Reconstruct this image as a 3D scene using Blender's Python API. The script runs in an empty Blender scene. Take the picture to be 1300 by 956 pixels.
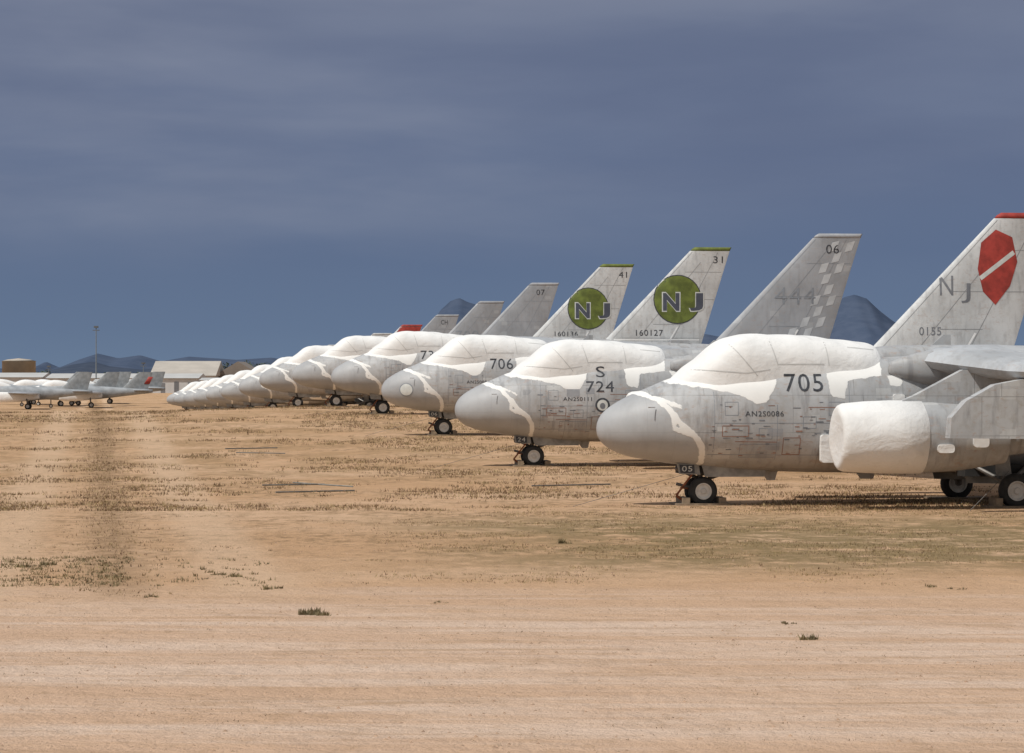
import bpy, bmesh, math, random
import numpy as np
from mathutils import Vector, Matrix, noise
from mathutils.bvhtree import BVHTree
random.seed(7)
S=bpy.context.scene
COL=S.collection
CAMZ=2.4; F=4000.0; HY=484.0
S.view_settings.view_transform='Standard'
try: S.view_settings.look='None'
except: pass
S.view_settings.exposure=0

# ---------------- terrain height -----------------
KN=[(-500,0),(60,0),(83,.17),(104,.65),(126,1.15),(148,1.25),(168,1.08),(190,.65),(212,.25),(234,-.1),(256,-.4),(280,-.65),(300,-.85),(320,-.95),(380,-1.0),(450,-.7),(600,0),(40000,0)]
KX=np.array([k[0] for k in KN],float); KZ=np.array([k[1] for k in KN],float)
def gz(x,y):
    z=0
    for o,w in ((-8,.25),(0,.5),(8,.25)):
        z+=w*float(np.interp(y+o,KX,KZ))
    if z>0:
        f=1-.2*min(1,max(0,(-x-9)/8))
        z*=f
    return z
def W(px,py,d):
    return Vector(((px-650)/F*d,d,CAMZ-(py-HY)/F*d))

# ---------------- node helpers -----------------
def newmat(name):
    m=bpy.data.materials.new(name); m.use_nodes=True
    nt=m.node_tree; b=nt.nodes['Principled BSDF']
    return m,nt,b
class G:
    def __init__(s,nt): s.nt=nt
    def n(s,t,**k):
        nd=s.nt.nodes.new(t)
        for a,v in k.items(): setattr(nd,a,v)
        return nd
    def l(s,a,b): s.nt.links.new(a,b)
    def val(s,sock,v):
        if isinstance(v,bpy.types.NodeSocket): s.l(v,sock)
        else: sock.default_value=v
    def math(s,op,a,b=0.0,c=None,clamp=False):
        nd=s.n('ShaderNodeMath',operation=op); nd.use_clamp=clamp
        s.val(nd.inputs[0],a); s.val(nd.inputs[1],b)
        if c is not None: s.val(nd.inputs[2],c)
        return nd.outputs[0]
    def mix(s,f,a,b,bt='MIX'):
        nd=s.n('ShaderNodeMix',data_type='RGBA',blend_type=bt)
        s.val(nd.inputs[0],f); 
        for i,v in ((6,a),(7,b)):
            if isinstance(v,tuple) and len(v)==3: v=v+(1,)
            s.val(nd.inputs[i],v)
        return nd.outputs[2]
    def mr(s,v,a,b,c=0.0,d=1.0,smooth=True):
        nd=s.n('ShaderNodeMapRange'); nd.interpolation_type='SMOOTHSTEP' if smooth else 'LINEAR'
        s.val(nd.inputs[0],v); nd.inputs[1].default_value=a; nd.inputs[2].default_value=b
        nd.inputs[3].default_value=c; nd.inputs[4].default_value=d
        return nd.outputs[0]
    def noise(s,vec,scale,detail=4,rough=.55,dist=0):
        nd=s.n('ShaderNodeTexNoise'); s.l(vec,nd.inputs['Vector'])
        nd.inputs['Scale'].default_value=scale; nd.inputs['Detail'].default_value=detail
        nd.inputs['Roughness'].default_value=rough; nd.inputs['Distortion'].default_value=dist
        return nd.outputs[0]
    def mapping(s,vec,sc=(1,1,1),loc=(0,0,0),rot=(0,0,0)):
        nd=s.n('ShaderNodeMapping'); s.l(vec,nd.inputs[0])
        nd.inputs['Scale'].default_value=sc; nd.inputs['Location'].default_value=loc; nd.inputs['Rotation'].default_value=rot
        return nd.outputs[0]
    def obj(s): return s.n('ShaderNodeTexCoord').outputs['Object']
    def bump(s,h,st,dist=.02):
        nd=s.n('ShaderNodeBump'); nd.inputs['Strength'].default_value=st; nd.inputs['Distance'].default_value=dist
        s.l(h,nd.inputs['Height']); return nd.outputs[0]

def simple(name,col,rough=.6,var=.12,scale=3,metal=0,bump=0):
    m,nt,b=newmat(name); g=G(nt); o=g.obj()
    n=g.noise(o,scale,5)
    c=g.mix(g.mr(n,.3,.7),tuple(x*(1-var) for x in col),tuple(min(1,x*(1+var)) for x in col))
    g.l(c,b.inputs['Base Color']); b.inputs['Roughness'].default_value=rough; b.inputs['Metallic'].default_value=metal
    if bump: g.l(g.bump(n,bump),b.inputs['Normal'])
    return m

def skin_mat(name,base,white=(.83,.83,.81),panel=True,stain=1.0,masks=False):
    m,nt,b=newmat(name); g=G(nt); o=g.obj()
    oi=g.n('ShaderNodeObjectInfo').outputs['Random']
    sh=g.n('ShaderNodeVectorMath',operation='ADD'); g.l(o,sh.inputs[0])
    cx=g.n('ShaderNodeCombineXYZ'); g.l(g.math('MULTIPLY',oi,37.),cx.inputs[0]); g.l(g.math('MULTIPLY',oi,11.),cx.inputs[1]); g.l(cx.outputs[0],sh.inputs[1])
    os=sh.outputs[0]
    n1=g.noise(os,.8,5,.6); n2=g.noise(os,6,5,.65); n3=g.noise(g.mapping(os,(3,1,.6)),2.2,4,.6)
    c=g.mix(g.mr(n1,.3,.7),tuple(x*.83 for x in base),tuple(x*1.10 for x in base))
    c=g.mix(g.math('MULTIPLY',g.mr(n2,.46,.74),.5*stain),c,(.32,.29,.255))
    c=g.mix(g.math('MULTIPLY',g.mr(n3,.48,.72),.55*stain),c,(.20,.20,.21))
    vo=g.n('ShaderNodeTexVoronoi',distance='CHEBYCHEV'); vo.inputs['Scale'].default_value=1.6; g.l(g.mapping(os,(1,.05,1.6)),vo.inputs['Vector'])
    sp=g.n('ShaderNodeSeparateColor'); g.l(vo.outputs['Color'],sp.inputs[0])
    pm=g.math('MULTIPLY',g.math('LESS_THAN',vo.outputs['Distance'],.24),g.math('GREATER_THAN',sp.outputs[0],.7))
    c=g.mix(g.math('MULTIPLY',pm,.36*stain),c,(.62,.63,.62))
    pm2=g.math('MULTIPLY',g.math('LESS_THAN',vo.outputs['Distance'],.18),g.math('LESS_THAN',sp.outputs[0],.18))
    c=g.mix(g.math('MULTIPLY',pm2,.32*stain),c,(.19,.20,.22))
    n4=g.noise(g.mapping(os,(1,1,2.2)),4.5,4,.75)
    c=g.mix(g.math('MULTIPLY',g.mr(n4,.57,.66),.5*stain),c,(.37,.27,.22))
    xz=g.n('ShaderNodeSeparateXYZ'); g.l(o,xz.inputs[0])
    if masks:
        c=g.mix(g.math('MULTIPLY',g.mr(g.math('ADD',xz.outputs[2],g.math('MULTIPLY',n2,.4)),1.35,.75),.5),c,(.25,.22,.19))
    if panel:
        cc=g.n('ShaderNodeCombineXYZ'); g.l(xz.outputs[0],cc.inputs[0]); g.l(xz.outputs[2],cc.inputs[1])
        br=g.n('ShaderNodeTexBrick'); g.l(cc.outputs[0],br.inputs['Vector'])
        br.inputs['Scale'].default_value=1.0; br.inputs['Brick Width'].default_value=1.37; br.inputs['Row Height'].default_value=.71
        br.inputs['Mortar Size'].default_value=.007; br.inputs['Mortar Smooth'].default_value=.2
        br.inputs['Color1'].default_value=(0,0,0,1); br.inputs['Color2'].default_value=(0,0,0,1); br.inputs['Mortar'].default_value=(1,1,1,1)
        br.offset=.37; br.squash=.7; br.squash_frequency=3
        c=g.mix(g.math('MULTIPLY',br.outputs['Fac'],g.mr(n1,.38,.60,.05,.55)),c,(.12,.12,.12))
    h=g.math('MULTIPLY',n2,.12)
    if masks:
        at=g.n('ShaderNodeAttribute',attribute_name='radome').outputs['Fac']
        c=g.mix(g.math('MULTIPLY',g.mr(at,-.02,.02,0,1),.8),c,g.mix(g.mr(n1,.3,.7),(.32,.33,.345),(.41,.42,.43)))
        wob=g.math('MULTIPLY',g.math('SUBTRACT',g.noise(os,6,4,.6),.5),.10)
        w1=g.mr(g.math('ADD',g.n('ShaderNodeAttribute',attribute_name='cover').outputs['Fac'],wob),-.008,.008)
        w2=g.mr(g.math('ADD',g.n('ShaderNodeAttribute',attribute_name='tape').outputs['Fac'],wob),-.008,.008)
        w=g.math('MAXIMUM',w1,w2)
        wc=g.mix(g.mr(g.noise(os,1.7,4),.35,.7),tuple(x*.93 for x in white),white)
        c=g.mix(w,c,wc)
        g.l(g.mr(w,0,1,.5,.85),b.inputs['Roughness'])
        h=g.math('ADD',g.math('MULTIPLY',w,.5),h)
    else: b.inputs['Roughness'].default_value=.5
    g.l(c,b.inputs['Base Color'])
    b.inputs['Specular IOR Level'].default_value=.3
    g.l(g.bump(h,.3,.03),b.inputs['Normal'])
    return m
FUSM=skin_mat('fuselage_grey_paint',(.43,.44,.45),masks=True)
BODY=skin_mat('weathered_grey_paint',(.43,.44,.45))
FIN_L=skin_mat('fin_light_paint',(.57,.585,.59),stain=.6,panel=False)
FIN_G=skin_mat('fin_grey_paint',(.34,.355,.38),stain=.5,panel=False)
WINGM=skin_mat('wing_grey_paint',(.44,.46,.48),panel=False,stain=.6)
def cover_mat():
    m,nt,b=newmat('white_protective_coating'); g=G(nt); o=g.obj()
    n=g.noise(g.mapping(o,(1,1,1.3)),1.8,5,.5,.5); n2=g.noise(o,.8,3)
    c=g.mix(g.mr(n2,.3,.7),(.75,.75,.74),(.83,.83,.82))
    c=g.mix(g.math('MULTIPLY',g.mr(n,.54,.8),.35),c,(.52,.51,.49))
    sp=g.noise(o,14,3,.6); c=g.mix(g.math('MULTIPLY',g.mr(sp,.64,.74),.3),c,(.42,.39,.35))
    g.l(c,b.inputs['Base Color']); b.inputs['Roughness'].default_value=.75
    b.inputs['Specular IOR Level'].default_value=.25
    n5=g.noise(g.mapping(o,(1,1,1)),5,4,.55,1.2)
    g.l(g.bump(g.math('ADD',n,g.math('MULTIPLY',n5,.25)),.5,.08),b.inputs['Normal']); return m
COVER=cover_mat()
SEAM=simple('coating_seam',(.54,.54,.53),.8,.1,4)
DARK=simple('dark_stencil_paint',(.045,.05,.06),.7,.5,9)
MID=simple('faded_grey_paint',(.17,.18,.20),.7,.15,5)
MIDL=simple('pale_grey_paint',(.24,.26,.29),.7,.15,5)
LINE=simple('panel_gap_grey',(.27,.28,.29),.7,.15,5)
LITE=simple('pale_marking_paint',(.60,.62,.60),.7,.1,5)
GREEN=simple('olive_green_paint',(.13,.165,.03),.65,.3,3)
RED=simple('red_paint',(.34,.04,.03),.65,.25,4)
BROWN=simple('brown_stencil_paint',(.29,.16,.12),.7,.2,5)
NAVY=simple('navy_paint',(.07,.08,.11))
CHK=simple('faded_check_paint',(.50,.52,.54))
RUBBER=simple('tyre_rubber',(.03,.03,.03),.85,.3,8)
HUB=simple('wheel_hub_paint',(.62,.61,.58),.5,.1,8)
STEEL=simple('gear_steel',(.16,.15,.14),.5,.3,8,.3)
RUST=simple('rusty_steel',(.28,.10,.05),.8,.3,8)
WOOD=simple('weathered_wood',(.25,.19,.13),.85,.3,6)
METALP=simple('galvanised_pole',(.24,.24,.22),.6,.3,5,.1)
MASTM=simple('painted_mast',(.10,.11,.12),.6,.2,1)
INDARK=simple('dark_interior',(.03,.03,.03),.8,.2,5)
DOORG=simple('door_grey_paint',(.28,.28,.27),.6,.3,4)

# ---------------- mesh helpers -----------------
def mk(name,verts,faces,mat,parent=None,smooth=True,attrs=None):
    me=bpy.data.meshes.new(name); me.from_pydata([tuple(v) for v in verts],[],faces)
    if mat: me.materials.append(mat)
    if smooth:
        for p in me.polygons: p.use_smooth=True
    if attrs:
        for k,a in attrs.items():
            at=me.attributes.new(k,'FLOAT','POINT'); at.data.foreach_set('value',np.array(a,dtype=np.float32))
    me.update()
    ob=bpy.data.objects.new(name,me); COL.objects.link(ob)
    if parent: ob.parent=parent
    return ob
def link(me,name,parent,loc=None):
    ob=bpy.data.objects.new(name,me); COL.objects.link(ob); ob.parent=parent
    if loc: ob.location=loc
    return ob
def crom(P,sub):
    P=np.array(P,float); out=[]
    n=len(P)
    for i in range(n-1):
        p0=P[max(i-1,0)];p1=P[i];p2=P[i+1];p3=P[min(i+2,n-1)]
        for k in range(sub):
            t=k/sub
            out.append(.5*((2*p1)+(-p0+p2)*t+(2*p0-5*p1+4*p2-p3)*t*t+(-p0+3*p1-3*p2+p3)*t**3))
    out.append(P[-1]); return np.array(out)
def loft(st,N=56,sub=5,cy=0):
    R=crom(st,sub); V=[];Fc=[]
    for r in R:
        x,zb,zt,hw,e=r; zc=(zb+zt)/2; h=max((zt-zb)/2,.002); hw=max(hw,.002)
        for k in range(N):
            a=2*math.pi*k/N; c,s=math.cos(a),math.sin(a)
            V.append((x,cy+hw*math.copysign(abs(c)**(2/e),c),zc+h*math.copysign(abs(s)**(2/e),s)))
    n=len(R)
    for i in range(n-1):
        for k in range(N):
            a=i*N+k;b_=i*N+(k+1)%N
            Fc.append((a,a+N,b_+N,b_))
    Fc.append(tuple(range(N))); Fc.append(tuple(reversed(range((n-1)*N,n*N))))
    return V,Fc
def airfoil(sections,vertical=False,n=10,sub=4):
    R=crom(sections,sub) if sub>1 else np.array(sections,float)
    ts=[(1-math.cos(math.pi*i/n))/2 for i in range(n+1)]
    def th(t): return 5*(.2969*math.sqrt(t)-.126*t-.3516*t*t+.2843*t**3-.1015*t**4)
    up=[(t,th(t)) for t in ts]; lo=[(t,-th(t)) for t in reversed(ts[1:-1])]
    prof=up+lo; M=len(prof); V=[];Fc=[]
    for s,xl,c,t,off in R:
        for u,h in prof:
            if vertical: V.append((xl+u*c,off+h*t,s))
            else: V.append((xl+u*c,s,off+h*t))
    for i in range(len(R)-1):
        for k in range(M):
            a=i*M+k;b_=i*M+(k+1)%M; Fc.append((a,a+M,b_+M,b_))
    Fc.append(tuple(range(M))); Fc.append(tuple(reversed(range((len(R)-1)*M,len(R)*M))))
    return V,Fc
def lathe(prof,N=28,axis='y',c=(0,0,0)):
    V=[];Fc=[]
    for a_,r in prof:
        for k in range(N):
            t=2*math.pi*k/N; u,v=r*math.cos(t),r*math.sin(t)
            p={'y':(u,a_,v),'x':(a_,u,v),'z':(u,v,a_)}[axis]
            V.append((p[0]+c[0],p[1]+c[1],p[2]+c[2]))
    for i in range(len(prof)-1):
        for k in range(N):
            a=i*N+k;b_=i*N+(k+1)%N; Fc.append((a,a+N,b_+N,b_))
    Fc.append(tuple(range(N))); Fc.append(tuple(range((len(prof)-1)*N,len(prof)*N)))
    return V,Fc
def tube(p,q,r,N=8,r2=None):
    p,q=Vector(p),Vector(q); d=(q-p).normalized(); u=d.orthogonal().normalized(); v=d.cross(u)
    r2=r if r2 is None else r2
    V=[p+(u*math.cos(2*math.pi*k/N)+v*math.sin(2*math.pi*k/N))*r for k in range(N)]+[q+(u*math.cos(2*math.pi*k/N)+v*math.sin(2*math.pi*k/N))*r2 for k in range(N)]
    Fc=[(k,(k+1)%N,N+(k+1)%N,N+k) for k in range(N)]+[tuple(range(N)),tuple(range(N,2*N))]
    return V,Fc
def box(x0,x1,y0,y1,z0,z1):
    V=[(x,y,z) for z in(z0,z1) for y in(y0,y1) for x in(x0,x1)]
    return V,[(0,2,3,1),(4,5,7,6),(0,1,5,4),(2,6,7,3),(0,4,6,2),(1,3,7,5)]
def prism(poly,y0,y1):
    n=len(poly); V=[(x,y0,z) for x,z in poly]+[(x,y1,z) for x,z in poly]
    return V,[tuple(range(n)),tuple(reversed(range(n,2*n)))]+[(k,(k+1)%n,n+(k+1)%n,n+k) for k in range(n)]
def join(parts):
    V=[];Fc=[]
    for v,f in parts:
        o=len(V); V+=[tuple(q) for q in v]; Fc+=[tuple(i+o for i in q) for q in f]
    return V,Fc
def fixn(ob):
    bm=bmesh.new(); bm.from_mesh(ob.data); bmesh.ops.recalc_face_normals(bm,faces=bm.faces); bm.to_mesh(ob.data); bm.free()
def sharp(ob,ang=40):
    bm=bmesh.new(); bm.from_mesh(ob.data)
    for e in bm.edges:
        if len(e.link_faces)==2 and e.calc_face_angle(0)>math.radians(ang): e.smooth=False
    bm.to_mesh(ob.data); bm.free()

def sdpoly(px,pz,poly):
    P=np.array(poly,float); d=np.full(px.shape,1e9); ins=np.zeros(px.shape,bool); n=len(P)
    for i in range(n):
        a=P[i];b=P[(i+1)%n]; e=b-a
        t=np.clip(((px-a[0])*e[0]+(pz-a[1])*e[1])/(e@e),0,1)
        d=np.minimum(d,np.hypot(px-a[0]-t*e[0],pz-a[1]-t*e[1]))
        c=((a[1]>pz)!=(b[1]>pz))&(px<(b[0]-a[0])*(pz-a[1])/((b[1]-a[1]) if b[1]!=a[1] else 1e-9)+a[0]); ins^=c
    return np.where(ins,d,-d)
def sdline(px,pz,L,w):
    d=np.full(px.shape,1e9)
    for a,b in zip(L[:-1],L[1:]):
        a=np.array(a,float);b=np.array(b,float);e=b-a
        t=np.clip(((px-a[0])*e[0]+(pz-a[1])*e[1])/(e@e),0,1)
        d=np.minimum(d,np.hypot(px-a[0]-t*e[0],pz-a[1]-t*e[1]))
    return w-d

# ---------------- patrol jet shared parts -----------------
ST=[(0,1.47,1.49,.01,2),(.03,1.33,1.63,.15,2),(.12,1.2,1.78,.30,2),(.3,1.07,1.93,.45,2),(.62,.95,2.11,.64,2.05),(1.0,.88,2.27,.79,2.1),
(1.42,.81,2.44,.92,2.2),(2.0,.75,2.60,1.03,2.35),(2.8,.68,2.72,1.09,2.55),(3.6,.65,2.80,1.12,2.7),(4.5,.63,2.87,1.12,2.8),(5.4,.62,2.93,1.12,2.8),(6.2,.62,2.97,1.12,2.8),
(7.5,.62,3.0,1.12,2.8),(9.5,.66,2.98,1.08,2.7),(11,.85,2.95,.98,2.5),(13,1.35,2.85,.75,2.3),(15,1.95,2.72,.42,2.1),(16.0,2.3,2.6,.12,2)]
bv,bf=loft(ST,N=72,sub=8)
bx=np.array([v[0] for v in bv]); bz=np.array([v[2] for v in bv])
POLY=[(1.3,2.36),(2.1,2.24),(2.65,2.12),(2.85,1.97),(3.1,2.0),(3.28,2.3),(3.38,2.66),(4.28,2.68),(4.34,2.12),(4.62,2.06),(4.7,2.42),(5.36,2.5),(5.42,3.3),(2,3.5),(1.1,2.7)]
cover=sdpoly(bx,bz,POLY)
cover=np.maximum(cover,sdpoly(bx,bz,[(5.5,2.5),(5.75,2.5),(5.75,2.3),(5.5,2.3)]))
tape=sdline(bx,bz,[(.72,2.2),(1.12,2.02),(1.35,1.75),(1.5,1.55),(1.78,1.32),(1.9,1.12),(1.93,.8)],.055)
tape=np.maximum(tape,sdline(bx,bz,[(1.1,2.06),(1.5,1.9)],.035))
tape=np.maximum(tape,sdline(bx,bz,[(1.35,1.7),(1.35,1.5),(1.6,1.4)],.045))
rad=sdpoly(bx,bz,[(-1,0),(1.88,0),(1.85,1.15),(1.5,1.5),(1.1,1.95),(.7,2.3),(.6,3),(-1,3)])
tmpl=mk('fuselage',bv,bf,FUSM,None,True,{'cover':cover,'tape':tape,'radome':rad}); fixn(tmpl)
BM_body=bmesh.new(); BM_body.from_mesh(tmpl.data); BVH_BODY=BVHTree.FromBMesh(BM_body)
FUS=tmpl.data; bpy.data.objects.remove(tmpl)
def meshof(name,vf,mat,smooth=True,ang=None,attrs=None):
    o=mk(name,vf[0],vf[1],mat,None,smooth,attrs); fixn(o)
    if ang: sharp(o,ang)
    me=o.data; bpy.data.objects.remove(o); return me
cst=[(1.38,1.9,2.38,.3,2.2),(1.6,1.9,2.58,.55,2.4),(1.9,1.9,2.80,.73,2.7),(2.15,1.9,3.01,.84,2.9),(2.4,1.9,3.18,.90,3.0),(2.7,1.9,3.27,.93,3.0),(3.2,1.9,3.31,.94,3.0),(3.9,1.9,3.28,.94,3.0),(4.6,1.9,3.22,.92,2.9),(5.15,1.9,3.15,.88,2.7),(5.38,1.9,3.08,.82,2.5),(5.48,1.9,2.98,.74,2.3)]
cv=loft(cst,N=56,sub=6)
cv=([(x,y*(1+.012*math.sin(x*6.3+z*3)),z+ (0.010*math.sin(x*5.1)+.007*math.sin(x*11+y*4)) *(1 if z>2.6 else 0)) for x,y,z in cv[0]],cv[1])
CAN=meshof('canopy_cover',cv,COVER)
bmc=bmesh.new(); bmc.from_mesh(CAN); BVH_CAN=BVHTree.FromBMesh(bmc); bmc.from_mesh(FUS); BVH_ALL=BVHTree.FromBMesh(bmc)
SPINE=meshof('spine_fairing',loft([(5.3,2.5,3.02,.62,2.4),(5.7,2.5,3.08,.62,2.4),(6.5,2.5,3.10,.62,2.3),(8,2.5,3.10,.6,2.2),(10,2.5,3.05,.45,2.1),(12,2.5,2.95,.25,2)],N=32,sub=3),BODY)
def wingside(s):
    sec=[(s*.7,6.05,4.5,.62,2.80),(s*1.3,6.15,4.3,.60,2.78),(s*3,6.65,3.75,.52,2.66),(s*4.6,7.1,3.35,.44,2.58),(s*7.5,7.95,2.5,.3,2.62),(s*10.3,8.75,1.6,.16,2.68)]
    return airfoil(sec,n=10,sub=3)
wv=join([wingside(-1),wingside(1)]); WING=meshof('wings',wv,WINGM,ang=50)
tv=join([airfoil([(s*.2,12.5,2.7,.3,2.72),(s*4.1,14.4,1.35,.12,2.72)],n=8,sub=1) for s in(-1,1)]); TAIL=meshof('tailplanes',tv,WINGM,ang=50)
fv=airfoil([(2.55,10.5,4.3,.36,0),(2.95,10.95,3.98,.33,0),(6.55,14.42,1.62,.16,0)],True,n=12,sub=4)
FINL=meshof('fin',fv,FIN_L,ang=50); FINGM=meshof('fin',fv,FIN_G,ang=50)
bmf=bmesh.new(); bmf.from_mesh(FINL); BVH_FIN=BVHTree.FromBMesh(bmf)
cp=airfoil([(6.553,14.43,1.62,.17,0),(6.63,14.5,1.58,.16,0),(6.70,14.62,1.5,.08,0)],True,n=8,sub=1)
def capmesh(mat): return meshof('fin_cap',cp,mat)
CAPS={k:capmesh(m) for k,m in(('g',GREEN),('r',RED),('l',FIN_L),('d',FIN_G))}
def nac(s):
    y=s*2.5
    return lathe([(4.28,.60),(4.5,.64),(5.2,.665),(5.9,.66),(6.5,.62),(7.1,.53),(7.3,.50),(7.3,.36),(7.9,.29),(8.1,.26),(8.1,.12),(8.5,.02)],36,'x',(0,y,1.36))
NAC=meshof('engine_nacelles',join([nac(-1),nac(1)]),BODY,ang=50)
def ncap(s):
    return lathe([(4.12,.05),(4.11,.35),(4.10,.50),(4.105,.555),(4.14,.60),(4.22,.635),(4.6,.665),(5.1,.685),(5.70,.685),(5.73,.64)],48,'x',(0,s*2.5,1.36))
c0=join([ncap(-1),ncap(1)])
NCAP=meshof('intake_covers',([(x+.012*math.sin(z*5+y*4),y+.003*math.sin(x*9),z+.004*math.sin(x*9+y*3)) for x,y,z in c0[0]],c0[1]),COVER,ang=60)
def pyl(s):
    p=prism([(4.9,1.85),(5.6,2.15),(6.5,2.62),(9.3,2.6),(8.2,1.75),(6.4,1.5)],s*2.5-.12,s*2.5+.12)
    q=prism([(5.75,1.38),(5.78,1.75),(6.05,2.05),(6.6,2.35),(7.4,2.5),(9.6,2.5),(9.6,1.9),(9.1,1.45),(7.5,1.36)],s*4.2-.16,s*4.2+.16)
    return join([p,q])
PYL=meshof('wing_pylons',join([pyl(-1),pyl(1)]),BODY,False)
RF=meshof('wing_root_fairing',join([loft([(5.5,2.55,2.75,.05,2),(5.9,2.4,2.9,.2,2.2),(6.6,2.3,3.0,.32,2.4),(9,2.35,2.98,.35,2.4),(10.8,2.6,2.9,.1,2)],N=24,sub=3,cy=s*.98) for s in(-1,1)]),BODY)
def wheel(x,y,r,w):
    t=lathe([(-w*.2,r*.54),(-w/2,r*.58),(-w/2,r*.82),(-w*.36,r*.96),(-w*.15,r),(w*.15,r),(w*.36,r*.96),(w/2,r*.82),(w/2,r*.58),(w*.2,r*.54)],28,'y',(x,y,r))
    h=lathe([(-w*.56,r*.04),(-w*.56,r*.16),(-w*.40,r*.22),(-w*.36,r*.44),(-w*.53,r*.50),(-w*.53,r*.57),(-w*.3,r*.58),(w*.3,r*.58),(w*.53,r*.57),(w*.53,r*.50),(w*.36,r*.44),(w*.40,r*.22),(w*.56,r*.16),(w*.56,r*.04)],24,'y',(x,y,r))
    return t,h
ws=[wheel(2.04,-.2,.28,.16),wheel(2.04,.2,.28,.16),wheel(7.7,-2.0,.33,.24),wheel(7.7,2.0,.33,.24)]
TYRE=meshof('tyres',join([w[0] for w in ws]),RUBBER,ang=50); HUBS=meshof('wheel_hubs',join([w[1] for w in ws]),HUB,ang=40)
gear=[tube((2.04,0,.28),(2.0,0,1.0),.055),tube((2.04,-.2,.28),(2.04,.2,.28),.05),tube((2.02,0,.45),(2.9,0,.75),.03),tube((2.04,0,.5),(1.55,0,.72),.035),
 tube((1.98,-.05,.3),(1.55,-.05,.42),.03),tube((2.1,0,.35),(2.25,0,.6),.03)]
for s in(-1,1):
    gear+=[tube((7.7,s*1.85,.33),(7.45,s*1.2,1.15),.075),tube((7.7,s*1.85,.33),(7.7,s*2.1,.33),.05),tube((7.6,s*1.8,.42),(8.4,s*1.1,.95),.045),tube((7.55,s*1.7,.5),(6.8,s*1.1,.95),.04)]
GEAR=meshof('landing_gear_struts',join(gear),STEEL,ang=40)
drs=[prism([(1.5,.82),(1.93,.80),(1.96,.6),(1.55,.62)],-.36,-.33),prism([(1.98,.80),(3.25,.74),(3.2,.56),(2.05,.56)],-.38,-.35),prism([(1.98,.80),(3.25,.74),(3.2,.56),(2.05,.56)],.35,.38)]
for s in(-1,1):
    drs+=[prism([(6.9,.8),(8.4,.8),(8.3,.42),(7.0,.45)],s*1.15-.015,s*1.15+.015),prism([(7.35,1.2),(7.62,1.2),(7.7,.6),(7.4,.6)],s*1.75-.012,s*1.75+.012)]
DOORS=meshof('gear_doors',join(drs),DOORG,False)
BAY=meshof('wheel_bay',join([box(1.6,3.2,-.3,.3,.62,.78)]+[box(6.9,8.4,s*1.05-.3,s*1.05+.3,.58,.8) for s in(-1,1)]),INDARK,False)
PLATE=meshof('nose_number_plate',prism([(1.55,.80),(1.84,.79),(1.85,.63),(1.57,.64)],-.37,-.362),DARK,False)
ANT=meshof('antennas',join([prism([(3.2,.67),(3.55,.66),(3.5,.48),(3.35,.48)],-.02,.02),prism([(6.6,3.08),(7.0,3.08),(7.0,3.3),(6.85,3.3)],-.02,.02),tube((1.0,-.76,1.9),(.85,-.88,1.9),.010),prism([(5.1,.64),(5.5,.64),(5.45,.5),(5.2,.5)],-.02,.02),box(9.6,10.2,-.16,.16,3.0,3.14)]),BODY,False)
def rbox(x0,x1,z0,z1,y0,y1,r=.05):
    P=[]
    for cx,cz,a0 in((x1-r,z1-r,0),(x0+r,z1-r,90),(x0+r,z0+r,180),(x1-r,z0+r,270)):
        for k in range(4): a=math.radians(a0+k*30); P.append((cx+r*math.cos(a),cz+r*math.sin(a)))
    return prism(P,y0,y1)
INTK=meshof('vent_covers',join([rbox(4.13,4.56,.85,1.38,-1.20,-1.05),rbox(5.55,5.78,1.95,2.15,-1.14,-1.05,.04),rbox(5.86,6.18,1.08,1.24,-3.175,-3.0,.06),rbox(6.55,6.85,1.18,1.4,-3.14,-2.9,.07)]),COVER,False)

# -------- painted markings (thin sheets on the skin) --------
def decal(parent,name,bm,bvh,mat,off):
    bmesh.ops.triangulate(bm,faces=bm.faces[:])
    for _ in range(4):
        es=[e for e in bm.edges if e.calc_length()>.09]
        if not es: break
        bmesh.ops.subdivide_edges(bm,edges=es,cuts=1); bmesh.ops.triangulate(bm,faces=bm.faces[:])
    kill=[]
    for v in bm.verts:
        h=bvh.ray_cast(Vector((v.co.x,-20,v.co.z)),Vector((0,1,0)))
        if h[0] is None: kill.append(v)
        else: v.co.y=h[0].y-off
    if kill: bmesh.ops.delete(bm,geom=kill,context='VERTS')
    for f in bm.faces: 
        f.normal_update()
        if f.normal.y>0: f.normal_flip()
    me=bpy.data.meshes.new(name); bm.to_mesh(me); bm.free(); me.materials.append(mat)
    ob=bpy.data.objects.new(name,me); COL.objects.link(ob); ob.parent=parent; return ob
def text_bm(s,x0,x1,z0,z1,bold=.02,shear=0):
    cu=bpy.data.curves.new('t','FONT'); cu.body=s; cu.offset=bold; cu.resolution_u=3; cu.space_character=1.08
    ob=bpy.data.objects.new('t',cu); COL.objects.link(ob); bpy.context.view_layer.update()
    dg=bpy.context.evaluated_depsgraph_get(); me=bpy.data.meshes.new_from_object(ob.evaluated_get(dg))
    bm=bmesh.new(); bm.from_mesh(me); bpy.data.objects.remove(ob); bpy.data.meshes.remove(me)
    xs=[v.co.x for v in bm.verts]; ys=[v.co.y for v in bm.verts]
    a,b,c,d=min(xs),max(xs),min(ys),max(ys)
    for v in bm.verts:
        x=(v.co.x-a)/(b-a); y=(v.co.y-c)/(d-c)
        v.co=Vector((x0+x*(x1-x0)+shear*y*(z1-z0),0,z0+y*(z1-z0)))
    return bm
def poly_bm(polys):
    bm=bmesh.new()
    for p in polys: bm.faces.new([bm.verts.new((x,0,z)) for x,z in p])
    return bm
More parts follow.
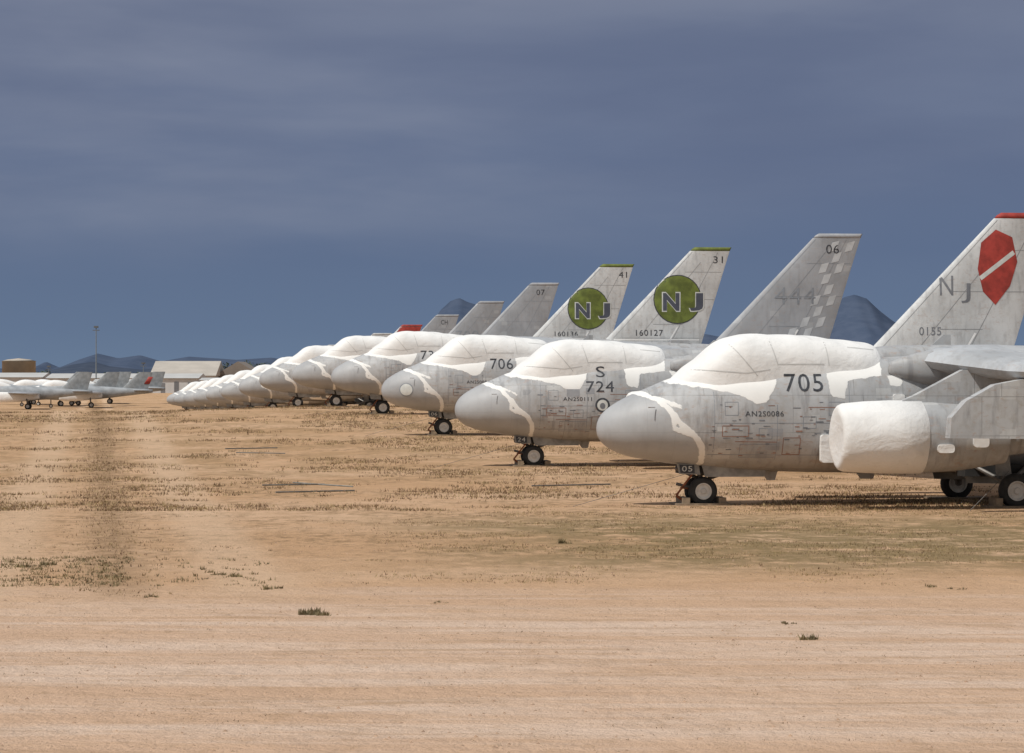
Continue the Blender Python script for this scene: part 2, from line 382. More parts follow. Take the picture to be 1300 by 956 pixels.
def line_bm(lines,w):
    polys=[]
    for L in lines:
        for a,b in zip(L[:-1],L[1:]):
            d=Vector((b[0]-a[0],b[1]-a[1])).normalized()*w/2; n=Vector((-d.y,d.x))
            polys.append([(a[0]+n.x,a[1]+n.y),(b[0]+n.x,b[1]+n.y),(b[0]-n.x,b[1]-n.y),(a[0]-n.x,a[1]-n.y)])
    return poly_bm(polys)
def circ(cx,cz,rx,rz,n=28): return [(cx+rx*math.cos(2*math.pi*k/n),cz+rz*math.sin(2*math.pi*k/n)) for k in range(n)]
def rectl(a,b,c,d): return [(a,c),(b,c),(b,d),(a,d),(a,c)]

TH=math.radians(8)
PL=[(1.62,60.5),(-1.49,81.8),(-4.28,103),(-7.16,124.6),(-10.2,146),(-13.4,167),(-16.4,189)]
for k in range(1,7): PL.append((-16.4-3.1*k,189+21.7*k))
INFO=[dict(num='705',an='AN2S0086',fin='l',cap='r',plate='05'),
 dict(num='724',top='S',an='AN2S0111',fin='l',cap='r',nj='small',ser='0155',emb='red',badge=1,plate='24'),
 dict(num='706',an='AN2S0094',fin='d',cap='d',tip='06',big='444',plate='06',nosering=1),
 dict(num='731',an='AN2S0102',fin='l',cap='g',tip='31',nj='big',ser='160127',emb='green'),
 dict(num='741',an='AN2S0088',fin='l',cap='g',tip='41',nj='big',ser='160136',emb='green'),
 dict(num='707',fin='d',cap='d',tip='07'),
 dict(num='700',fin='d',cap='d',big2=1),dict(num='702',fin='d',cap='d',tip='CH'),dict(num='710',fin='l',cap='r',redtop=1),
 dict(num='711',fin='l',cap='l'),dict(num='712',fin='d',cap='d'),dict(num='713',fin='l',cap='l'),dict(num='714',fin='l',cap='l')]
for i,((X,Y),inf) in enumerate(zip(PL,INFO)):
    e=bpy.data.objects.new('parked_military_jet',None); COL.objects.link(e); e.empty_display_size=.5
    gx,gy=X+2.04*math.cos(TH),Y+2.04*math.sin(TH)
    e.location=(X,Y,gz(gx,gy)-.012)
    sl=(gz(gx,gy+3)-gz(gx,gy-3))/6
    e.rotation_euler=(math.atan(sl),0,TH+random.uniform(-.006,.006))
    if i<2: e.rotation_euler.z=TH
    for nm,me in(('fuselage',FUS),('canopy_cover',CAN),('spine_fairing',SPINE),('wings',WING),('tailplanes',TAIL),('engine_nacelles',NAC),('intake_covers',NCAP),('wing_pylons',PYL),('wing_root_fairing',RF),
        ('tyres',TYRE),('wheel_hubs',HUBS),('landing_gear_struts',GEAR),('gear_doors',DOORS),('wheel_bay',BAY),('antennas',ANT),('vent_covers',INTK)):
        link(me,nm,e)
    link(FINGM if inf['fin']=='d' else FINL,'fin',e); link(CAPS[inf['cap']],'fin_cap',e)
    D=lambda nm,bm,bv_,m,o=.004: decal(e,nm,bm,bv_,m,o)
    if inf.get('top'):
        D('modex_letter',text_bm('S',3.55,3.78,2.34,2.62,.0),BVH_ALL,DARK,.006); D('modex_number',text_bm(inf['num'],3.28,4.0,1.96,2.24,.0),BVH_ALL,DARK,.006)
    else: D('modex_number',text_bm(inf['num'],3.46,4.2,2.20,2.54,.0),BVH_ALL,DARK,.006)
    if inf.get('an'): D('storage_code',text_bm(inf['an'],2.68,3.42,1.73,1.83,.0),BVH_BODY,DARK,.006)
    if i<5:
        D('coating_seams',line_bm([[(1.75,2.62),(2.75,2.55),(3.2,2.62)],[(2.45,3.1),(2.95,2.5)],[(3.2,3.22),(3.35,2.7)],[(3.35,2.72),(4.25,2.72)],[(4.3,3.15),(4.35,2.7)],[(4.75,3.05),(5.3,3.0)]],.022),BVH_CAN,SEAM,.003)
        D('access_panel_outlines',line_bm([rectl(3.42,3.75,1.0,1.32),[(2.5,1.25),(3.3,1.24)],rectl(2.25,2.75,1.35,1.55),[(3.9,1.9),(4.6,1.9)]],.014),BVH_BODY,BROWN,.003)
        D('access_panels',line_bm([rectl(4.75,5.4,1.0,1.7),rectl(2.6,3.3,.95,1.2),rectl(3.8,4.05,1.5,1.72),[(2.1,2.2),(2.1,.8)],[(4.7,2.4),(4.7,.75)],[(2.1,1.6),(4.7,1.6)],rectl(2.95,3.2,1.3,1.5),rectl(4.3,4.6,1.75,2.0),[(3.3,1.95),(3.3,.9)],rectl(2.3,2.55,1.75,2.0),[(2.0,1.0),(5.5,.98)]],.012),BVH_BODY,MIDL,.002)
        rr=random.Random(i); st=[]
        for _ in range(90):
            x=rr.uniform(2.0,5.3); z=rr.uniform(.92,1.68) if rr.random()<.7 else rr.uniform(1.3,2.0); w=rr.uniform(.03,.15); h=rr.choice([.012,.016,.024])
            if 2.6<x<3.5 and 1.68<z<1.88: continue
            st.append([(x,z),(x+w,z),(x+w,z+h),(x,z+h)])
        D('stencil_marks',poly_bm(st[:48]),BVH_BODY,MID,.004); D('stencil_marks_brown',poly_bm(st[48:]),BVH_BODY,BROWN,.005)
        sp_p=[]
        for _ in range(9):
            x=rr.uniform(2.0,5.2); z=rr.uniform(.95,2.0); w=rr.uniform(.12,.35); h=rr.uniform(.08,.2)
            sp_p.append([(x,z),(x+w,z),(x+w,z+h),(x,z+h)])
        D('touch_up_patches',poly_bm(sp_p[:5]),BVH_BODY,simple('touch_up_light_grey',(.50,.51,.51),.6,.1,4),.0012)
        D('touch_up_patches_dark',poly_bm(sp_p[5:]),BVH_BODY,simple('touch_up_dark_grey',(.30,.31,.33),.6,.1,4),.0016)
    if inf.get('plate'):
        ob=link(PLATE,'nose_number_plate',e)
        bm=text_bm(inf['plate'],1.60,1.80,.665,.77,.0)
        for v in bm.verts: v.co.y=-.374
        me=bpy.data.meshes.new('nose_number'); bm.to_mesh(me); bm.free(); me.materials.append(LITE); o2=bpy.data.objects.new('nose_number',me); COL.objects.link(o2); o2.parent=e
    if inf.get('badge'):
        D('badge_ring',poly_bm([circ(3.7,1.62,.19,.19)]),BVH_BODY,DARK,.005); D('badge_centre',poly_bm([circ(3.7,1.62,.14,.14)]),BVH_BODY,LITE,.009)
        D('badge_dot',poly_bm([circ(3.7,1.6,.07,.08)]),BVH_BODY,MID,.012)
    if inf.get('nosering'):
        D('nose_ring',poly_bm([circ(.75,1.52,.22,.22)]),BVH_BODY,MIDL,.006); D('nose_ring_centre',poly_bm([circ(.75,1.52,.19,.19)]),BVH_BODY,LITE,.010)
    D('rudder_lines',line_bm([[(13.7,3.0),(15.55,6.5)],[(11.5,3.05),(14.9,3.05)],[(13.2,4.6),(15.4,4.6)],[(14.2,5.7),(15.8,5.7)],[(12.3,3.05),(14.85,6.1)],[(12.9,3.6),(14.1,3.6)],[(11.3,3.05),(14.5,6.5)]],.015),BVH_FIN,LINE if inf['fin']=='l' else MIDL,.003)
    D('root_tape',line_bm([[(10.9,2.98),(14.8,2.98)],[(13.6,3.0),(13.9,3.5)]],.06),BVH_FIN,COVER,.005)
    if inf.get('tip'):
        D('fin_tip_number',text_bm(inf['tip'],14.85,15.3,6.03,6.33,.0) if inf['fin']=='d' else text_bm(inf['tip'],15.36,15.76,6.06,6.34,.0),BVH_FIN,DARK,.006)
    if inf.get('ser'):
        a={'0155':(12.35,12.95,3.44,3.66),'160127':(12.2,13.3,3.14,3.38),'160136':(12.3,13.4,3.3,3.52)}[inf['ser']]
        D('serial_number',text_bm(inf['ser'],*a,.0),BVH_FIN,MID if inf['ser']=='0155' else DARK,.006)
    if inf.get('emb')=='green':
        D('emblem_outline',poly_bm([circ(13.9,4.6,.99,.99)]),BVH_FIN,DARK,.005); D('emblem_standin',poly_bm([circ(13.9,4.6,.95,.95)]),BVH_FIN,GREEN,.008)
    if inf.get('emb')=='red':
        D('emblem_standin',poly_bm([[(14.45,4.25),(14.85,4.75),(15.05,5.4),(14.9,6.05),(14.45,6.25),(14.05,5.9),(13.95,5.2),(14.1,4.6)]]),BVH_FIN,RED,.006)
        D('emblem_band',line_bm([[(14.02,4.95),(14.95,5.65)]],.12),BVH_FIN,LITE,.009)
    if inf.get('nj')=='big':
        for t,a,b in(('N',13.30,13.97),('J',14.40,14.95)):
            D('tail_code_outline',text_bm(t,a-.045,b+.045,4.10,4.90,.055),BVH_FIN,LITE,.011); D('tail_code',text_bm(t,a,b,4.145,4.855,.035),BVH_FIN,NAVY,.014)
    if inf.get('nj')=='small':
        D('tail_code',text_bm('N',12.92,13.28,4.5,5.02,.0),BVH_FIN,MID,.006); D('tail_code_j',text_bm('J',13.5,13.75,4.3,4.82,.0),BVH_FIN,MID,.006)
    if inf.get('big'):
        D('faded_number',text_bm(inf['big'],13.1,14.5,4.35,4.9,-.01),BVH_FIN,MIDL,.008)
        ch=[]
        for a in range(6):
            for b in range(9):
                if (a+b)%2==0:
                    z=3.2+b*.36; x=13.5+(z-3.2)*.5+a*.27
                    if x+.36<14.75+(z-2.95)*.36 and not(4.1<z+.2<5.0 and x<14.3): ch.append([(x,z),(x+.26,z+.06),(x+.38,z+.38),(x+.12,z+.32)])
        D('faded_checks',poly_bm(ch),BVH_FIN,CHK,.005)
    if inf.get('big2'): D('faded_number',text_bm('700',13.1,14.5,4.35,4.9,.0),BVH_FIN,MIDL,.006)
    if inf.get('redtop'): D('red_fin_band',poly_bm([[(13.9,5.95),(16.2,5.95),(16.4,6.54),(14.3,6.54)]]),BVH_FIN,RED,.006)
    ck=[box(1.5,2.6,-.42,.42,.0,.05),box(1.62,1.76,-.36,.36,.05,.16),box(2.33,2.47,-.36,.36,.05,.16),box(7.1,8.3,-2.3,-1.7,0,.05),box(7.1,8.3,1.7,2.3,0,.05),box(7.25,7.38,-2.25,-1.75,.05,.2)]
    mk('wheel_boards',*join(ck),WOOD,e,False)
    td=[tube((1.7,-.1,.6),(-.6,-.9,.03),.005,5),tube((7.6,-1.9,.7),(6.4,-3.4,.02),.006,5),tube((7.8,-1.9,.7),(9.5,-3.2,.02),.006,5)]
    mk('tie_down_cables',*join(td),STEEL,e,True)
    mk('tow_link',*join([tube((1.86,-.12,.62),(1.52,-.2,.2),.02),tube((1.52,-.2,.2),(1.72,-.2,.06),.025),tube((1.6,-.2,.35),(2.0,-.15,.3),.015)]),RUST,e,True)

# ---------------- covered attack jets (distant left) -----------------
aj=loft([(0,1.9,2.0,.03,2),(.1,1.7,2.25,.3,2),(.6,1.4,2.6,.65,2),(1.6,1.15,2.85,.9,2.2),(3,1.0,2.95,1.0,2.3),(6,1.0,2.8,1.1,2.4),(9,1.15,2.7,.8,2.3),(12,1.5,2.5,.5,2.2),(15.3,1.9,2.3,.15,2)],N=24,sub=3)
AJF=meshof('fuselage',aj,simple('attack_jet_grey',(.31,.33,.35),.6,.2,1.2))
AJC=meshof('canopy_cover',loft([(1.3,2,2.7,.2,2),(2,2,3.25,.6,2.2),(3,2,3.5,.7,2.3),(4.3,2,3.35,.6,2.2),(5.6,2,2.9,.3,2)],N=20,sub=3),COVER)
AJN=meshof('nose_cover',loft([(-.03,1.85,2.05,.05,2),(.1,1.68,2.28,.34,2),(.6,1.37,2.63,.7,2),(1.2,1.2,2.8,.84,2.1)],N=24,sub=3),COVER)
AJW=meshof('wings',join([airfoil([(s*.8,5,4,.4,2.0),(s*7,7.6,2,.2,1.95)],n=8,sub=1) for s in(-1,1)]+[airfoil([(s*.2,12.8,2.0,.2,2.2),(s*3,14.2,1.0,.1,2.2)],n=6,sub=1) for s in(-1,1)]),simple('attack_jet_wing',(.28,.29,.31),.6,.2,1.2),ang=50)
AJV=meshof('fin',airfoil([(2.3,11.3,3.4,.25,0),(4.5,13.6,1.7,.14,0)],True,n=8,sub=1),simple('attack_jet_fin',(.24,.26,.275),.6,.2,2),ang=50)
AJR=meshof('rudder_marking',airfoil([(3.0,14.15,.75,.2,0),(3.9,14.75,.6,.16,0)],True,n=6,sub=1),RED)
AJI=meshof('intakes',join([loft([(3.6,1.0,2.0,.3,2.5),(4.5,.85,2.1,.4,2.4),(7,.95,2.0,.35,2.3),(9,1.3,1.9,.1,2)],N=16,sub=2,cy=s*1.1) for s in(-1,1)]),COVER)
aw=[wheel(2.6,-.15,.25,.15),wheel(2.6,.15,.25,.15),wheel(7.6,-1.6,.36,.25),wheel(7.6,1.6,.36,.25)]
AJT=meshof('tyres',join([w[0] for w in aw]),RUBBER); AJH=meshof('wheel_hubs',join([w[1] for w in aw]),HUB)
AJG=meshof('landing_gear_struts',join([tube((2.6,0,.25),(2.6,0,1.3),.07),tube((2.6,-.15,.25),(2.6,.15,.25),.05)]+[tube((7.6,s*1.6,.36),(7.4,s*1.1,1.9),.09) for s in(-1,1)]),STEEL)
for px,d,rot,red in((38,395,8,1),(2,410,10,0),(-45,380,6,0),(-30,430,14,0),(70,440,5,0),(25,420,-8,0)):
    e=bpy.data.objects.new('covered_attack_jet',None); COL.objects.link(e)
    X=(px-650)/F*d; e.location=(X,d,gz(X,d)-.01); e.rotation_euler.z=math.radians(rot)
    for nm,me in(('fuselage',AJF),('canopy_cover',AJC),('nose_cover',AJN),('wings',AJW),('fin',AJV),('intakes',AJI),('tyres',AJT),('wheel_hubs',AJH),('landing_gear_struts',AJG)): link(me,nm,e)
    if red: link(AJR,'rudder_marking',e)

# ---------------- ground -----------------
ys=sorted(set([-300,-100,-40]+list(np.arange(0,60,3.))+list(np.arange(60,340,4.))+list(np.arange(340,700,20.))+[800,1000,1400,2000,3000,5000,8000,12000,18000,26000]))
xs=sorted(set([-16000,-8000,-4000,-2000,-1000,-500,-250,-120]+list(np.arange(-80,60,2.))+[80,120,250,500,1000,2000,4000,8000,16000]))
V=[];Fc=[]
for y in ys:
    for x in xs: V.append((x,y,gz(x,y)))
nx=len(xs)
for j in range(len(ys)-1):
    for i in range(nx-1):
        a=j*nx+i; Fc.append((a,a+1,a+1+nx,a+nx))
def ground_mat():
    m,nt,b=newmat('desert_sand'); g=G(nt); o=g.obj()
    s=g.n('ShaderNodeSeparateXYZ'); g.l(o,s.inputs[0]); x,y=s.outputs[0],s.outputs[1]
    n1=g.noise(o,.12,5,.6); n2=g.noise(o,.9,6,.65); n3=g.noise(o,5,6,.7); nf=g.noise(o,28,4,.7); nm=g.noise(g.mapping(o,(1.6,.8,1)),2.0,8,.75)
    st=g.noise(g.mapping(o,(.10,.8,1)),1.0,7,.7,.5)
    c=g.mix(g.mr(n1,.35,.65),(.59,.37,.215),(.67,.45,.29))
    c=g.mix(g.mr(n2,.4,.75,0,.5),c,(.49,.30,.17))
    near=g.mr(g.math('ADD',y,g.math('MULTIPLY',g.math('SUBTRACT',n1,.5),14)),38,31)
    c=g.mix(g.math('MULTIPLY',near,.6),c,(.68,.475,.345))
    c=g.mix(g.math('MULTIPLY',g.math('MULTIPLY',near,g.mr(st,.42,.62)),.7),c,(.77,.60,.48))
    c=g.mix(g.math('MULTIPLY',g.math('MULTIPLY',near,g.mr(g.noise(g.mapping(o,(.3,1.3,1),(9,3,0)),1,7,.75,.6),.50,.66)),.65),c,(.51,.335,.21))
    c=g.mix(g.math('MULTIPLY',g.mr(nm,.50,.68),.38),c,(.42,.265,.15))
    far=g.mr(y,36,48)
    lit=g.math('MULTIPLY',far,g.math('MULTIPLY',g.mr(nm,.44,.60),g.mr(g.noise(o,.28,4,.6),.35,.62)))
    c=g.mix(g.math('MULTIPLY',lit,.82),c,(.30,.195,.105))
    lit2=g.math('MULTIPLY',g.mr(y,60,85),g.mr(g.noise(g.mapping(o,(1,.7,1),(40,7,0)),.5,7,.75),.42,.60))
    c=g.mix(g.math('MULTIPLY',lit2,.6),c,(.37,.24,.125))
    band=g.math('MULTIPLY',g.mr(y,37.5,43),g.mr(y,60,51))
    bx_=g.mr(g.math('ADD',x,g.math('MULTIPLY',g.math('SUBTRACT',n1,.5),10)),-3.5,2.0)
    bm_=g.math('MULTIPLY',g.math('MULTIPLY',band,bx_),g.mr(g.math('ADD',g.math('MULTIPLY',n2,.6),g.math('MULTIPLY',nm,.4)),.38,.54))
    c=g.mix(g.math('MULTIPLY',bm_,.85),c,(.25,.185,.09))
    lx=g.math('ABSOLUTE',g.math('ADD',g.math('ADD',x,4.7),g.math('MULTIPLY',g.math('SUBTRACT',y,37.5),.133)))
    lm=g.math('MULTIPLY',g.math('MULTIPLY',g.mr(g.math('ADD',lx,g.math('MULTIPLY',n2,.5)),.9,.3),g.mr(y,33,38)),g.mr(nm,.35,.55,.4,1))
    c=g.mix(g.math('MULTIPLY',lm,.72),c,(.35,.225,.13))
    lx2=g.math('ABSOLUTE',g.math('ADD',lx,-1.6)); c=g.mix(g.math('MULTIPLY',g.math('MULTIPLY',g.mr(lx2,.8,.2),g.mr(y,33,38)),.5),c,(.70,.50,.34))
    c=g.mix(g.math('MULTIPLY',g.mr(nf,.62,.72),.5),c,(.30,.185,.11))
    g.l(c,b.inputs['Base Color']); b.inputs['Roughness'].default_value=.95; b.inputs['Specular IOR Level'].default_value=.1
    h=g.math('ADD',g.math('MULTIPLY',n3,.6),g.math('ADD',g.math('MULTIPLY',nf,.25),g.math('MULTIPLY',n2,1.4)))
    g.l(g.bump(h,.85,.17),b.inputs['Normal']); return m
mk('ground',V,Fc,ground_mat(),None,True)

def tufts(name,spec,mat):
    V=[];Fc=[]
    for (x,y,r,h,n) in spec:
        z=gz(x,y)-.005
        for k in range(n):
            a=random.uniform(0,6.283); rr=r*math.sqrt(random.random()); bx_,by=x+rr*math.cos(a),y+rr*math.sin(a)
            hh=h*random.uniform(.4,1.1); w=h*random.uniform(.08,.16)+.003; t=random.uniform(0,6.283); le=hh*random.uniform(.1,.9); b2=random.uniform(0,6.283)
            o=len(V); V+= [(bx_-w*math.cos(t),by-w*math.sin(t),z),(bx_+w*math.cos(t),by+w*math.sin(t),z),(bx_+le*math.cos(b2),by+le*math.sin(b2),z+hh)]; Fc.append((o,o+1,o+2))
    return mk(name,V,Fc,mat,None,False)
U=random.uniform
def nz(x,y,s): return noise.noise(Vector((x*s,y*s,3.3)))
sp=[];sq=[]
for _ in range(20000):
    x,y=U(-2,11),U(37,60)
    if nz(x,y,.45)+.5*nz(x,y,1.7)+min(0,(x-1)*.15)>U(-.2,.3) : (sp if random.random()<.75 else sq).append((x,y,.09,U(.015,.042),5))
for _ in range(62000):
    y=58+92*random.random()**1.3; x=U(-.17*y,.17*y)
    if nz(x,y,.22)+.7*nz(x,y,.9)>U(-.02,.42): (sq if random.random()<.6 else sp).append((x,y,.12,U(.02,.05)+.0004*y,4))
for _ in range(1800):
    y=U(35,150); x=-4.7-(y-37.5)*.133+random.gauss(0,.35)
    (sp if random.random()<.4 else sq).append((x,y,.12,U(.02,.05),5))
for _ in range(1600):
    y=U(44,62); x=U(-.17*y,1)
    if nz(x,y,.35)+.6*nz(x,y,1.4)>.12: (sp if random.random()<.5 else sq).append((x,y,.08,U(.015,.04),5))
for _ in range(2500):
    y=U(21,40); x=U(-.17*y,.17*y)
    if nz(x,y,.5)+.5*nz(x,y,2.)>.10: sq.append((x,y,.05,U(.008,.022),4))
for _ in range(900):
    x,y=U(0,13),U(60,95)
    if nz(x,y,.4)>0: sq.append((x,y,.2,U(.04,.08),7))
tufts('dry_grass',sp,simple('dry_grass_straw',(.32,.235,.115),.9,.3,2))
tufts('dry_brush_litter',sq,simple('dry_brush_brown',(.21,.135,.075),.9,.35,2))
sp=[]
def P(px,py): d=F*CAMZ/(py-HY); return (px-650)/F*d,d
for px,py,h in((398,780,.10),(390,780,.08),(407,781,.07),(1028,812,.07),(345,748,.08),(300,732,.07),(275,730,.06),(195,758,.05),(1180,745,.05),(1215,748,.04),(715,690,.10),(60,717,.09),(30,720,.08),(1005,792,.04),(560,765,.03)):
    x,y=P(px,py)
    for _ in range(7): sp.append((x+U(-.09,.09),y+U(-.1,.1),h*.5,h*U(.4,1),12))
for _ in range(420):
    px=random.choice([U(0,165),U(0,165),U(0,350)]); x,y=P(px,U(708,745)); sp.append((x,y,.06,U(.02,.06),8))
tufts('desert_weeds',sp,simple('desert_weed_olive',(.21,.165,.085),.9,.35,2))

V=[];Fc=[]
for _ in range(5000):
    y=U(20,75); x=U(-.17*y,.17*y); r=random.choice([.006,.008,.012,.018])*U(.6,1.2); z=gz(x,y)
    o=len(V); k=6
    for q in range(k): a=q*6.283/k; rr=r*U(.7,1.2); V.append((x+rr*math.cos(a),y+rr*math.sin(a),z))
    V.append((x+U(-.3,.3)*r,y,z+r*U(.4,.9)))
    for q in range(k): Fc.append((o+q,o+(q+1)%k,o+k))
mk('pebbles',V,Fc,simple('pebble_brown',(.38,.25,.165),.9,.3,3),None,False)

for pts in(((286,569),(352,568)),((300,574),(362,575)),((333,615),(412,614)),((350,624),(450,622)),((372,612),(448,617)),((675,616),(775,614))):
    q=[]
    for px,py in pts:
        d=30.
        while d<200:
            w=W(px,py,d)
            if w.z<=gz(w.x,d)+.03: break
            d+=.1
        q.append(Vector((w.x,d,gz(w.x,d)+.015)))
    mk('metal_pole_on_ground',*tube(q[0],q[1],.016),METALP,None,True)

# ---------------- buildings -----------------
WALL=simple('white_metal_wall',(.52,.525,.53),.7,.06,.4); ROOFB=simple('beige_roof',(.45,.41,.36),.7,.08,.3); ROOFW=simple('pale_roof',(.48,.48,.47),.7,.08,.3)
ROOFBR=simple('brown_roof',(.21,.18,.155),.8,.1,.3); DOORM=simple('dark_door',(.17,.175,.19),.7,.2,.5)
def building(name,px0,px1,d,depth,eave,ridge,ridge_x=True,wall=WALL,roof=ROOFW,nd=6):
    x0,x1=(px0-650)/F*d,(px1-650)/F*d; e=bpy.data.objects.new(name,None); COL.objects.link(e); e.location=((x0+x1)/2,d,0)
    w=(x1-x0)/2
    mk('walls',*box(-w,w,0,depth,-.3,eave),wall,e,False)
    o=.4
    if ridge_x:
        R=[(-w-o,-o,eave+.02),(w+o,-o,eave+.02),(w+o,depth+o,eave+.02),(-w-o,depth+o,eave+.02),(-w-o,depth/2,ridge),(w+o,depth/2,ridge)]
        mk('roof',R,[(0,1,5,4),(2,3,4,5),(0,4,3),(1,2,5),(0,3,2,1)],roof,e,False)
    else:
        R=[(-w-o,-o,eave+.02),(w+o,-o,eave+.02),(w+o,depth+o,eave+.02),(-w-o,depth+o,eave+.02),(0,-o,ridge),(0,depth+o,ridge)]
        mk('roof',R,[(0,1,4),(2,3,5),(0,4,5,3),(1,2,5,4),(0,3,2,1)],roof,e,False)
    ds=[]
    for k in range(nd):
        c=-w+2*w*(k+.5)/nd; hw=w/nd*random.uniform(.2,.6)
        ds.append(box(c-hw,c+hw,-.05,.02,-.2,eave*random.uniform(.55,.8)))
    mk('doors',*join(ds),DOORM,e,False); return e
building('long_warehouse',60,250,640,18,3.0,4.0,nd=11)
building('storage_building',-160,52,655,16,3.2,4.2,nd=9)
building('hangar_building',192,272,690,24,3.6,6.9,roof=ROOFB,nd=4)
building('brown_roof_hangar',276,328,700,20,3.8,6.8,False,ROOFBR,ROOFBR,nd=2)
building('low_shed',255,340,620,12,2.6,3.1,nd=6)
building('low_shed',120,178,600,8,2.2,2.8,nd=4)
e=bpy.data.objects.new('water_storage_tank',None); COL.objects.link(e); xt=(24-650)/F*680; e.location=(xt,680,0)
mk('shell',*lathe([(-.2,3.6),(6.6,3.6),(6.62,3.66),(6.75,3.66)],32,'z'),simple('tank_tan',(.30,.25,.19),.7,.1,.5),e,True)
mk('roof',*lathe([(6.76,3.7),(7.1,2.4),(7.35,.1)],32,'z'),simple('tank_roof',(.42,.37,.31),.7,.1,.5),e,True)
def mast(name,px,top,d,r=.12):
    x=(px-650)/F*d; e=bpy.data.objects.new(name,None); COL.objects.link(e); e.location=(x,d,0)
    h=CAMZ+(HY-top)/F*d
    mk('pole',*tube((0,0,-.3),(0,0,h),r,8,r*.6),MASTM,e,True)
    mk('crossarm',*join([box(-.7,.7,-.06,.06,h-.6,h-.45),box(-.45,.45,-.2,.2,h-.05,h+.35)]),MASTM,e,False)
mast('light_mast',122,416,640,.15)
for p,t in((62,466),(182,462),(248,466),(12,466)): mast('utility_pole',p,t,760,.12)

# ---------------- trees -----------------
def foliage_mat():
    m,nt,b=newmat('tree_foliage'); g=G(nt); o=g.obj(); n=g.noise(o,.6,4)
    g.l(g.mix(g.mr(n,.35,.65),(.04,.055,.042),(.085,.11,.07)),b.inputs['Base Color']); b.inputs['Roughness'].default_value=.9; return m
FOL=foliage_mat()
V=[];Fc=[];TV=[]
rt=random.Random(3)
tl=[(px,rt.uniform(740,820),rt.uniform(3.3,5.0)) for px in range(-60,420,7)]+[(298,720,7.0),(316,725,7.6),(335,722,7.2),(350,728,6.2)]
for px,d,h in tl:
    x=(px-650)/F*d; y=d
    TV.append(tube((x,y,-.2),(x+.1,y,h*.55),.18,6,.08)); TV.append(tube((x,y,h*.3),(x+.8,y,h*.7),.08,5,.03)); TV.append(tube((x,y,h*.35),(x-.8,y,h*.7),.08,5,.03))
    cl=[(x+rt.gauss(0,h*.25),y+rt.gauss(0,h*.2),h*rt.uniform(.45,.85),h*rt.uniform(.13,.22)) for _ in range(9)]
    for cx,cy,cz,cr in cl:
        for _ in range(34):
            v=Vector((rt.gauss(0,1),rt.gauss(0,1),rt.gauss(0,1))).normalized()*cr*rt.uniform(.5,1.1); p=Vector((cx,cy,cz))+v
            a=Vector((rt.gauss(0,1),rt.gauss(0,1),rt.gauss(0,1))).normalized()*.22; b_=a.orthogonal().normalized()*.2
            o=len(V); V+=[p+a,p+b_,p-a,p-b_]; Fc.append((o,o+1,o+2,o+3))
e=bpy.data.objects.new('distant_trees',None); COL.objects.link(e)
mk('foliage',V,Fc,FOL,e,False); mk('trunks',*join(TV),simple('bark',(.12,.09,.06),.9),e,True)

# ---------------- mountains -----------------
def mount_mat(name,c1,c2):  # bluish base colours have the distance haze painted into the rock
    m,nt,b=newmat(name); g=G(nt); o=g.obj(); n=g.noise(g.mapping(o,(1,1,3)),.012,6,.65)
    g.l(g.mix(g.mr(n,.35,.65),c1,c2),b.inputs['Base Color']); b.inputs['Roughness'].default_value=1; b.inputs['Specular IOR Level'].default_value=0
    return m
def ridge(name,pts,D,mat,wd,amp):
    px=np.array([p[0] for p in pts],float); py=np.array([p[1] for p in pts],float)
    xsx=np.arange(px[0],px[-1],4.); V=[];Fc=[]; T=np.linspace(-1,1,25)
    for p in xsx:
        X=(p-650)/F*D; H=CAMZ+(HY-np.interp(p,px,py))/F*D
        for t in T:
            dep=t*wd; prof=max(0,1-abs(t))**.85
            nn=noise.fractal(Vector((X*.004,dep*.004,1.7)),1.0,2.0,6)
            rg=abs(noise.noise(Vector((X*.012,dep*.002+t,5.))))
            z=H*prof+amp*H*nn*(prof*(1-prof)*3+.12*prof)-amp*H*.8*rg*prof*(1-prof)*4
            V.append((X,D+dep,z-2))
    n=len(T)
    for i in range(len(xsx)-1):
        for k in range(n-1):
            a=i*n+k; Fc.append((a,a+n,a+n+1,a+1))
    return mk(name,V,Fc,mat,None,True)
ridge('mountain_range',[(-500,462),(-200,455),(-60,462),(40,470),(58,458),(75,466),(100,456),(124,448),(150,454),(178,450),(205,458),(240,452),(300,456),(345,453),(400,462),(500,460),(530,442),(548,408),(560,392),(572,381),(583,377),(594,383),(607,387),(625,412),(650,430),(700,445),(780,440),(860,432),(895,423),(930,430),(1000,432),(1035,412),(1055,388),(1070,377),(1085,373),(1100,378),(1115,392),(1130,404),(1160,425),(1230,435),(1300,440),(1600,430),(1900,460)],11000,mount_mat('haze_tinted_rock',(.062,.085,.135),(.078,.102,.155)),900,.07)
ridge('near_hills',[(-500,470),(-100,472),(40,476),(90,462),(118,458),(140,464),(180,468),(230,462),(280,465),(330,460),(380,470),(500,474),(700,472)],7500,mount_mat('haze_tinted_near_rock',(.050,.066,.10),(.067,.083,.118)),500,.07)

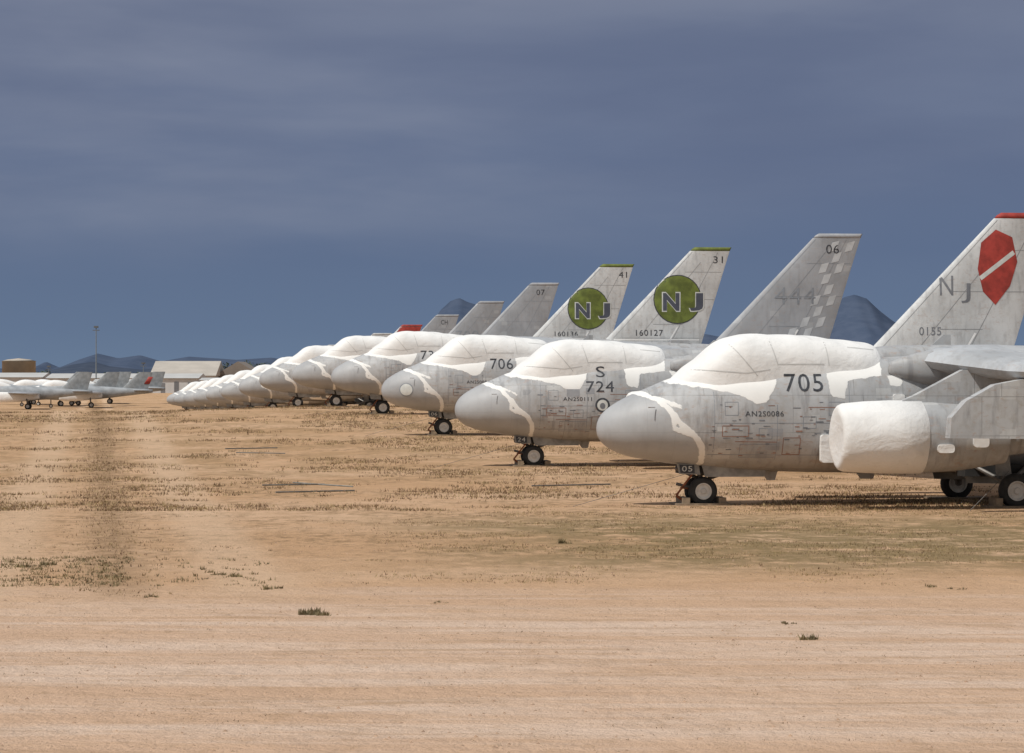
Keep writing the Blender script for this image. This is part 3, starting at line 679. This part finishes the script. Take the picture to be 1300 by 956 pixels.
# ---------------- light -----------------
sd=Vector((-.46,-.40,.88)).normalized()
L=bpy.data.lights.new('sun','SUN'); L.energy=3.35; L.angle=math.radians(1.5); L.color=(1,.96,.895)
lo=bpy.data.objects.new('sun',L); COL.objects.link(lo); lo.rotation_euler=sd.to_track_quat('Z','Y').to_euler(); lo.location=(-50,-50,80)
w=bpy.data.worlds.new('World'); S.world=w; w.use_nodes=True; nt=w.node_tree; g=G(nt)
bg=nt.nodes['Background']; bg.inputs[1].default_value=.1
sky=g.n('ShaderNodeTexSky'); sky.sky_type='NISHITA'; sky.sun_disc=False; sky.sun_elevation=math.asin(sd.z); sky.sun_rotation=math.atan2(sd.x,sd.y)%(2*math.pi)
tc=g.n('ShaderNodeTexCoord').outputs['Generated']; sp_=g.n('ShaderNodeSeparateXYZ'); g.l(tc,sp_.inputs[0]); dz=sp_.outputs[2]; dy=sp_.outputs[1]
rp=g.n('ShaderNodeValToRGB'); g.l(g.mr(dz,0,.14,smooth=False),rp.inputs[0])
def lin(c): return tuple(((v/255)/12.92 if v/255<=.04045 else ((v/255+.055)/1.055)**2.4) for v in c)+(1,)
cr=rp.color_ramp; stops=[(0,(104,124,150)),(.12,(97,116,144)),(.3,(92,109,139)),(.5,(97,111,140)),(.7,(106,117,143)),(.86,(114,123,146)),(1,(122,129,148))]
cr.elements[0].position=0; cr.elements[0].color=lin(stops[0][1]); cr.elements[1].position=1; cr.elements[1].color=lin(stops[-1][1])
for p,c in stops[1:-1]: el=cr.elements.new(p); el.color=lin(c)
c=rp.outputs[0]
dx=sp_.outputs[0]
cn=g.noise(g.mapping(tc,(6,6,27),(.3,0,.9),(0,.10,0)),1.0,5,.5,.25)
msk=g.math('MULTIPLY',g.mr(dz,.025,.06),g.mr(dx,.12,-.14,.3,1.0))
c=g.mix(g.math('MULTIPLY',g.mr(cn,.36,.72),g.math('MULTIPLY',msk,.5)),c,lin((143,149,166)))
cn2=g.noise(g.mapping(tc,(5,5,22),(4,0,0),(0,.08,0)),1.0,5,.5,.25)
c=g.mix(g.math('MULTIPLY',g.mr(cn2,.42,.68),g.math('MULTIPLY',g.mr(dz,.03,.08),.6)),c,lin((90,102,131)))
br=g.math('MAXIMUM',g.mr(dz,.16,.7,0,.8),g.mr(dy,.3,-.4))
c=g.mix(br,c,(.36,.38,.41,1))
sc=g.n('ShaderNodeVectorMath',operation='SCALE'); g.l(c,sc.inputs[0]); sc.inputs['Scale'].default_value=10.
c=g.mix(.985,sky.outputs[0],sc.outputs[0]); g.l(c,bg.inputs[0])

# ---------------- camera -----------------
cam=bpy.data.cameras.new('camera'); cam.sensor_width=36; cam.lens=36*F/1300; cam.clip_end=60000; cam.clip_start=.5
co=bpy.data.objects.new('camera',cam); COL.objects.link(co); co.location=(0,0,CAMZ)
co.rotation_euler=(math.radians(90)+math.atan((HY-478)/F),0,0)
S.camera=co
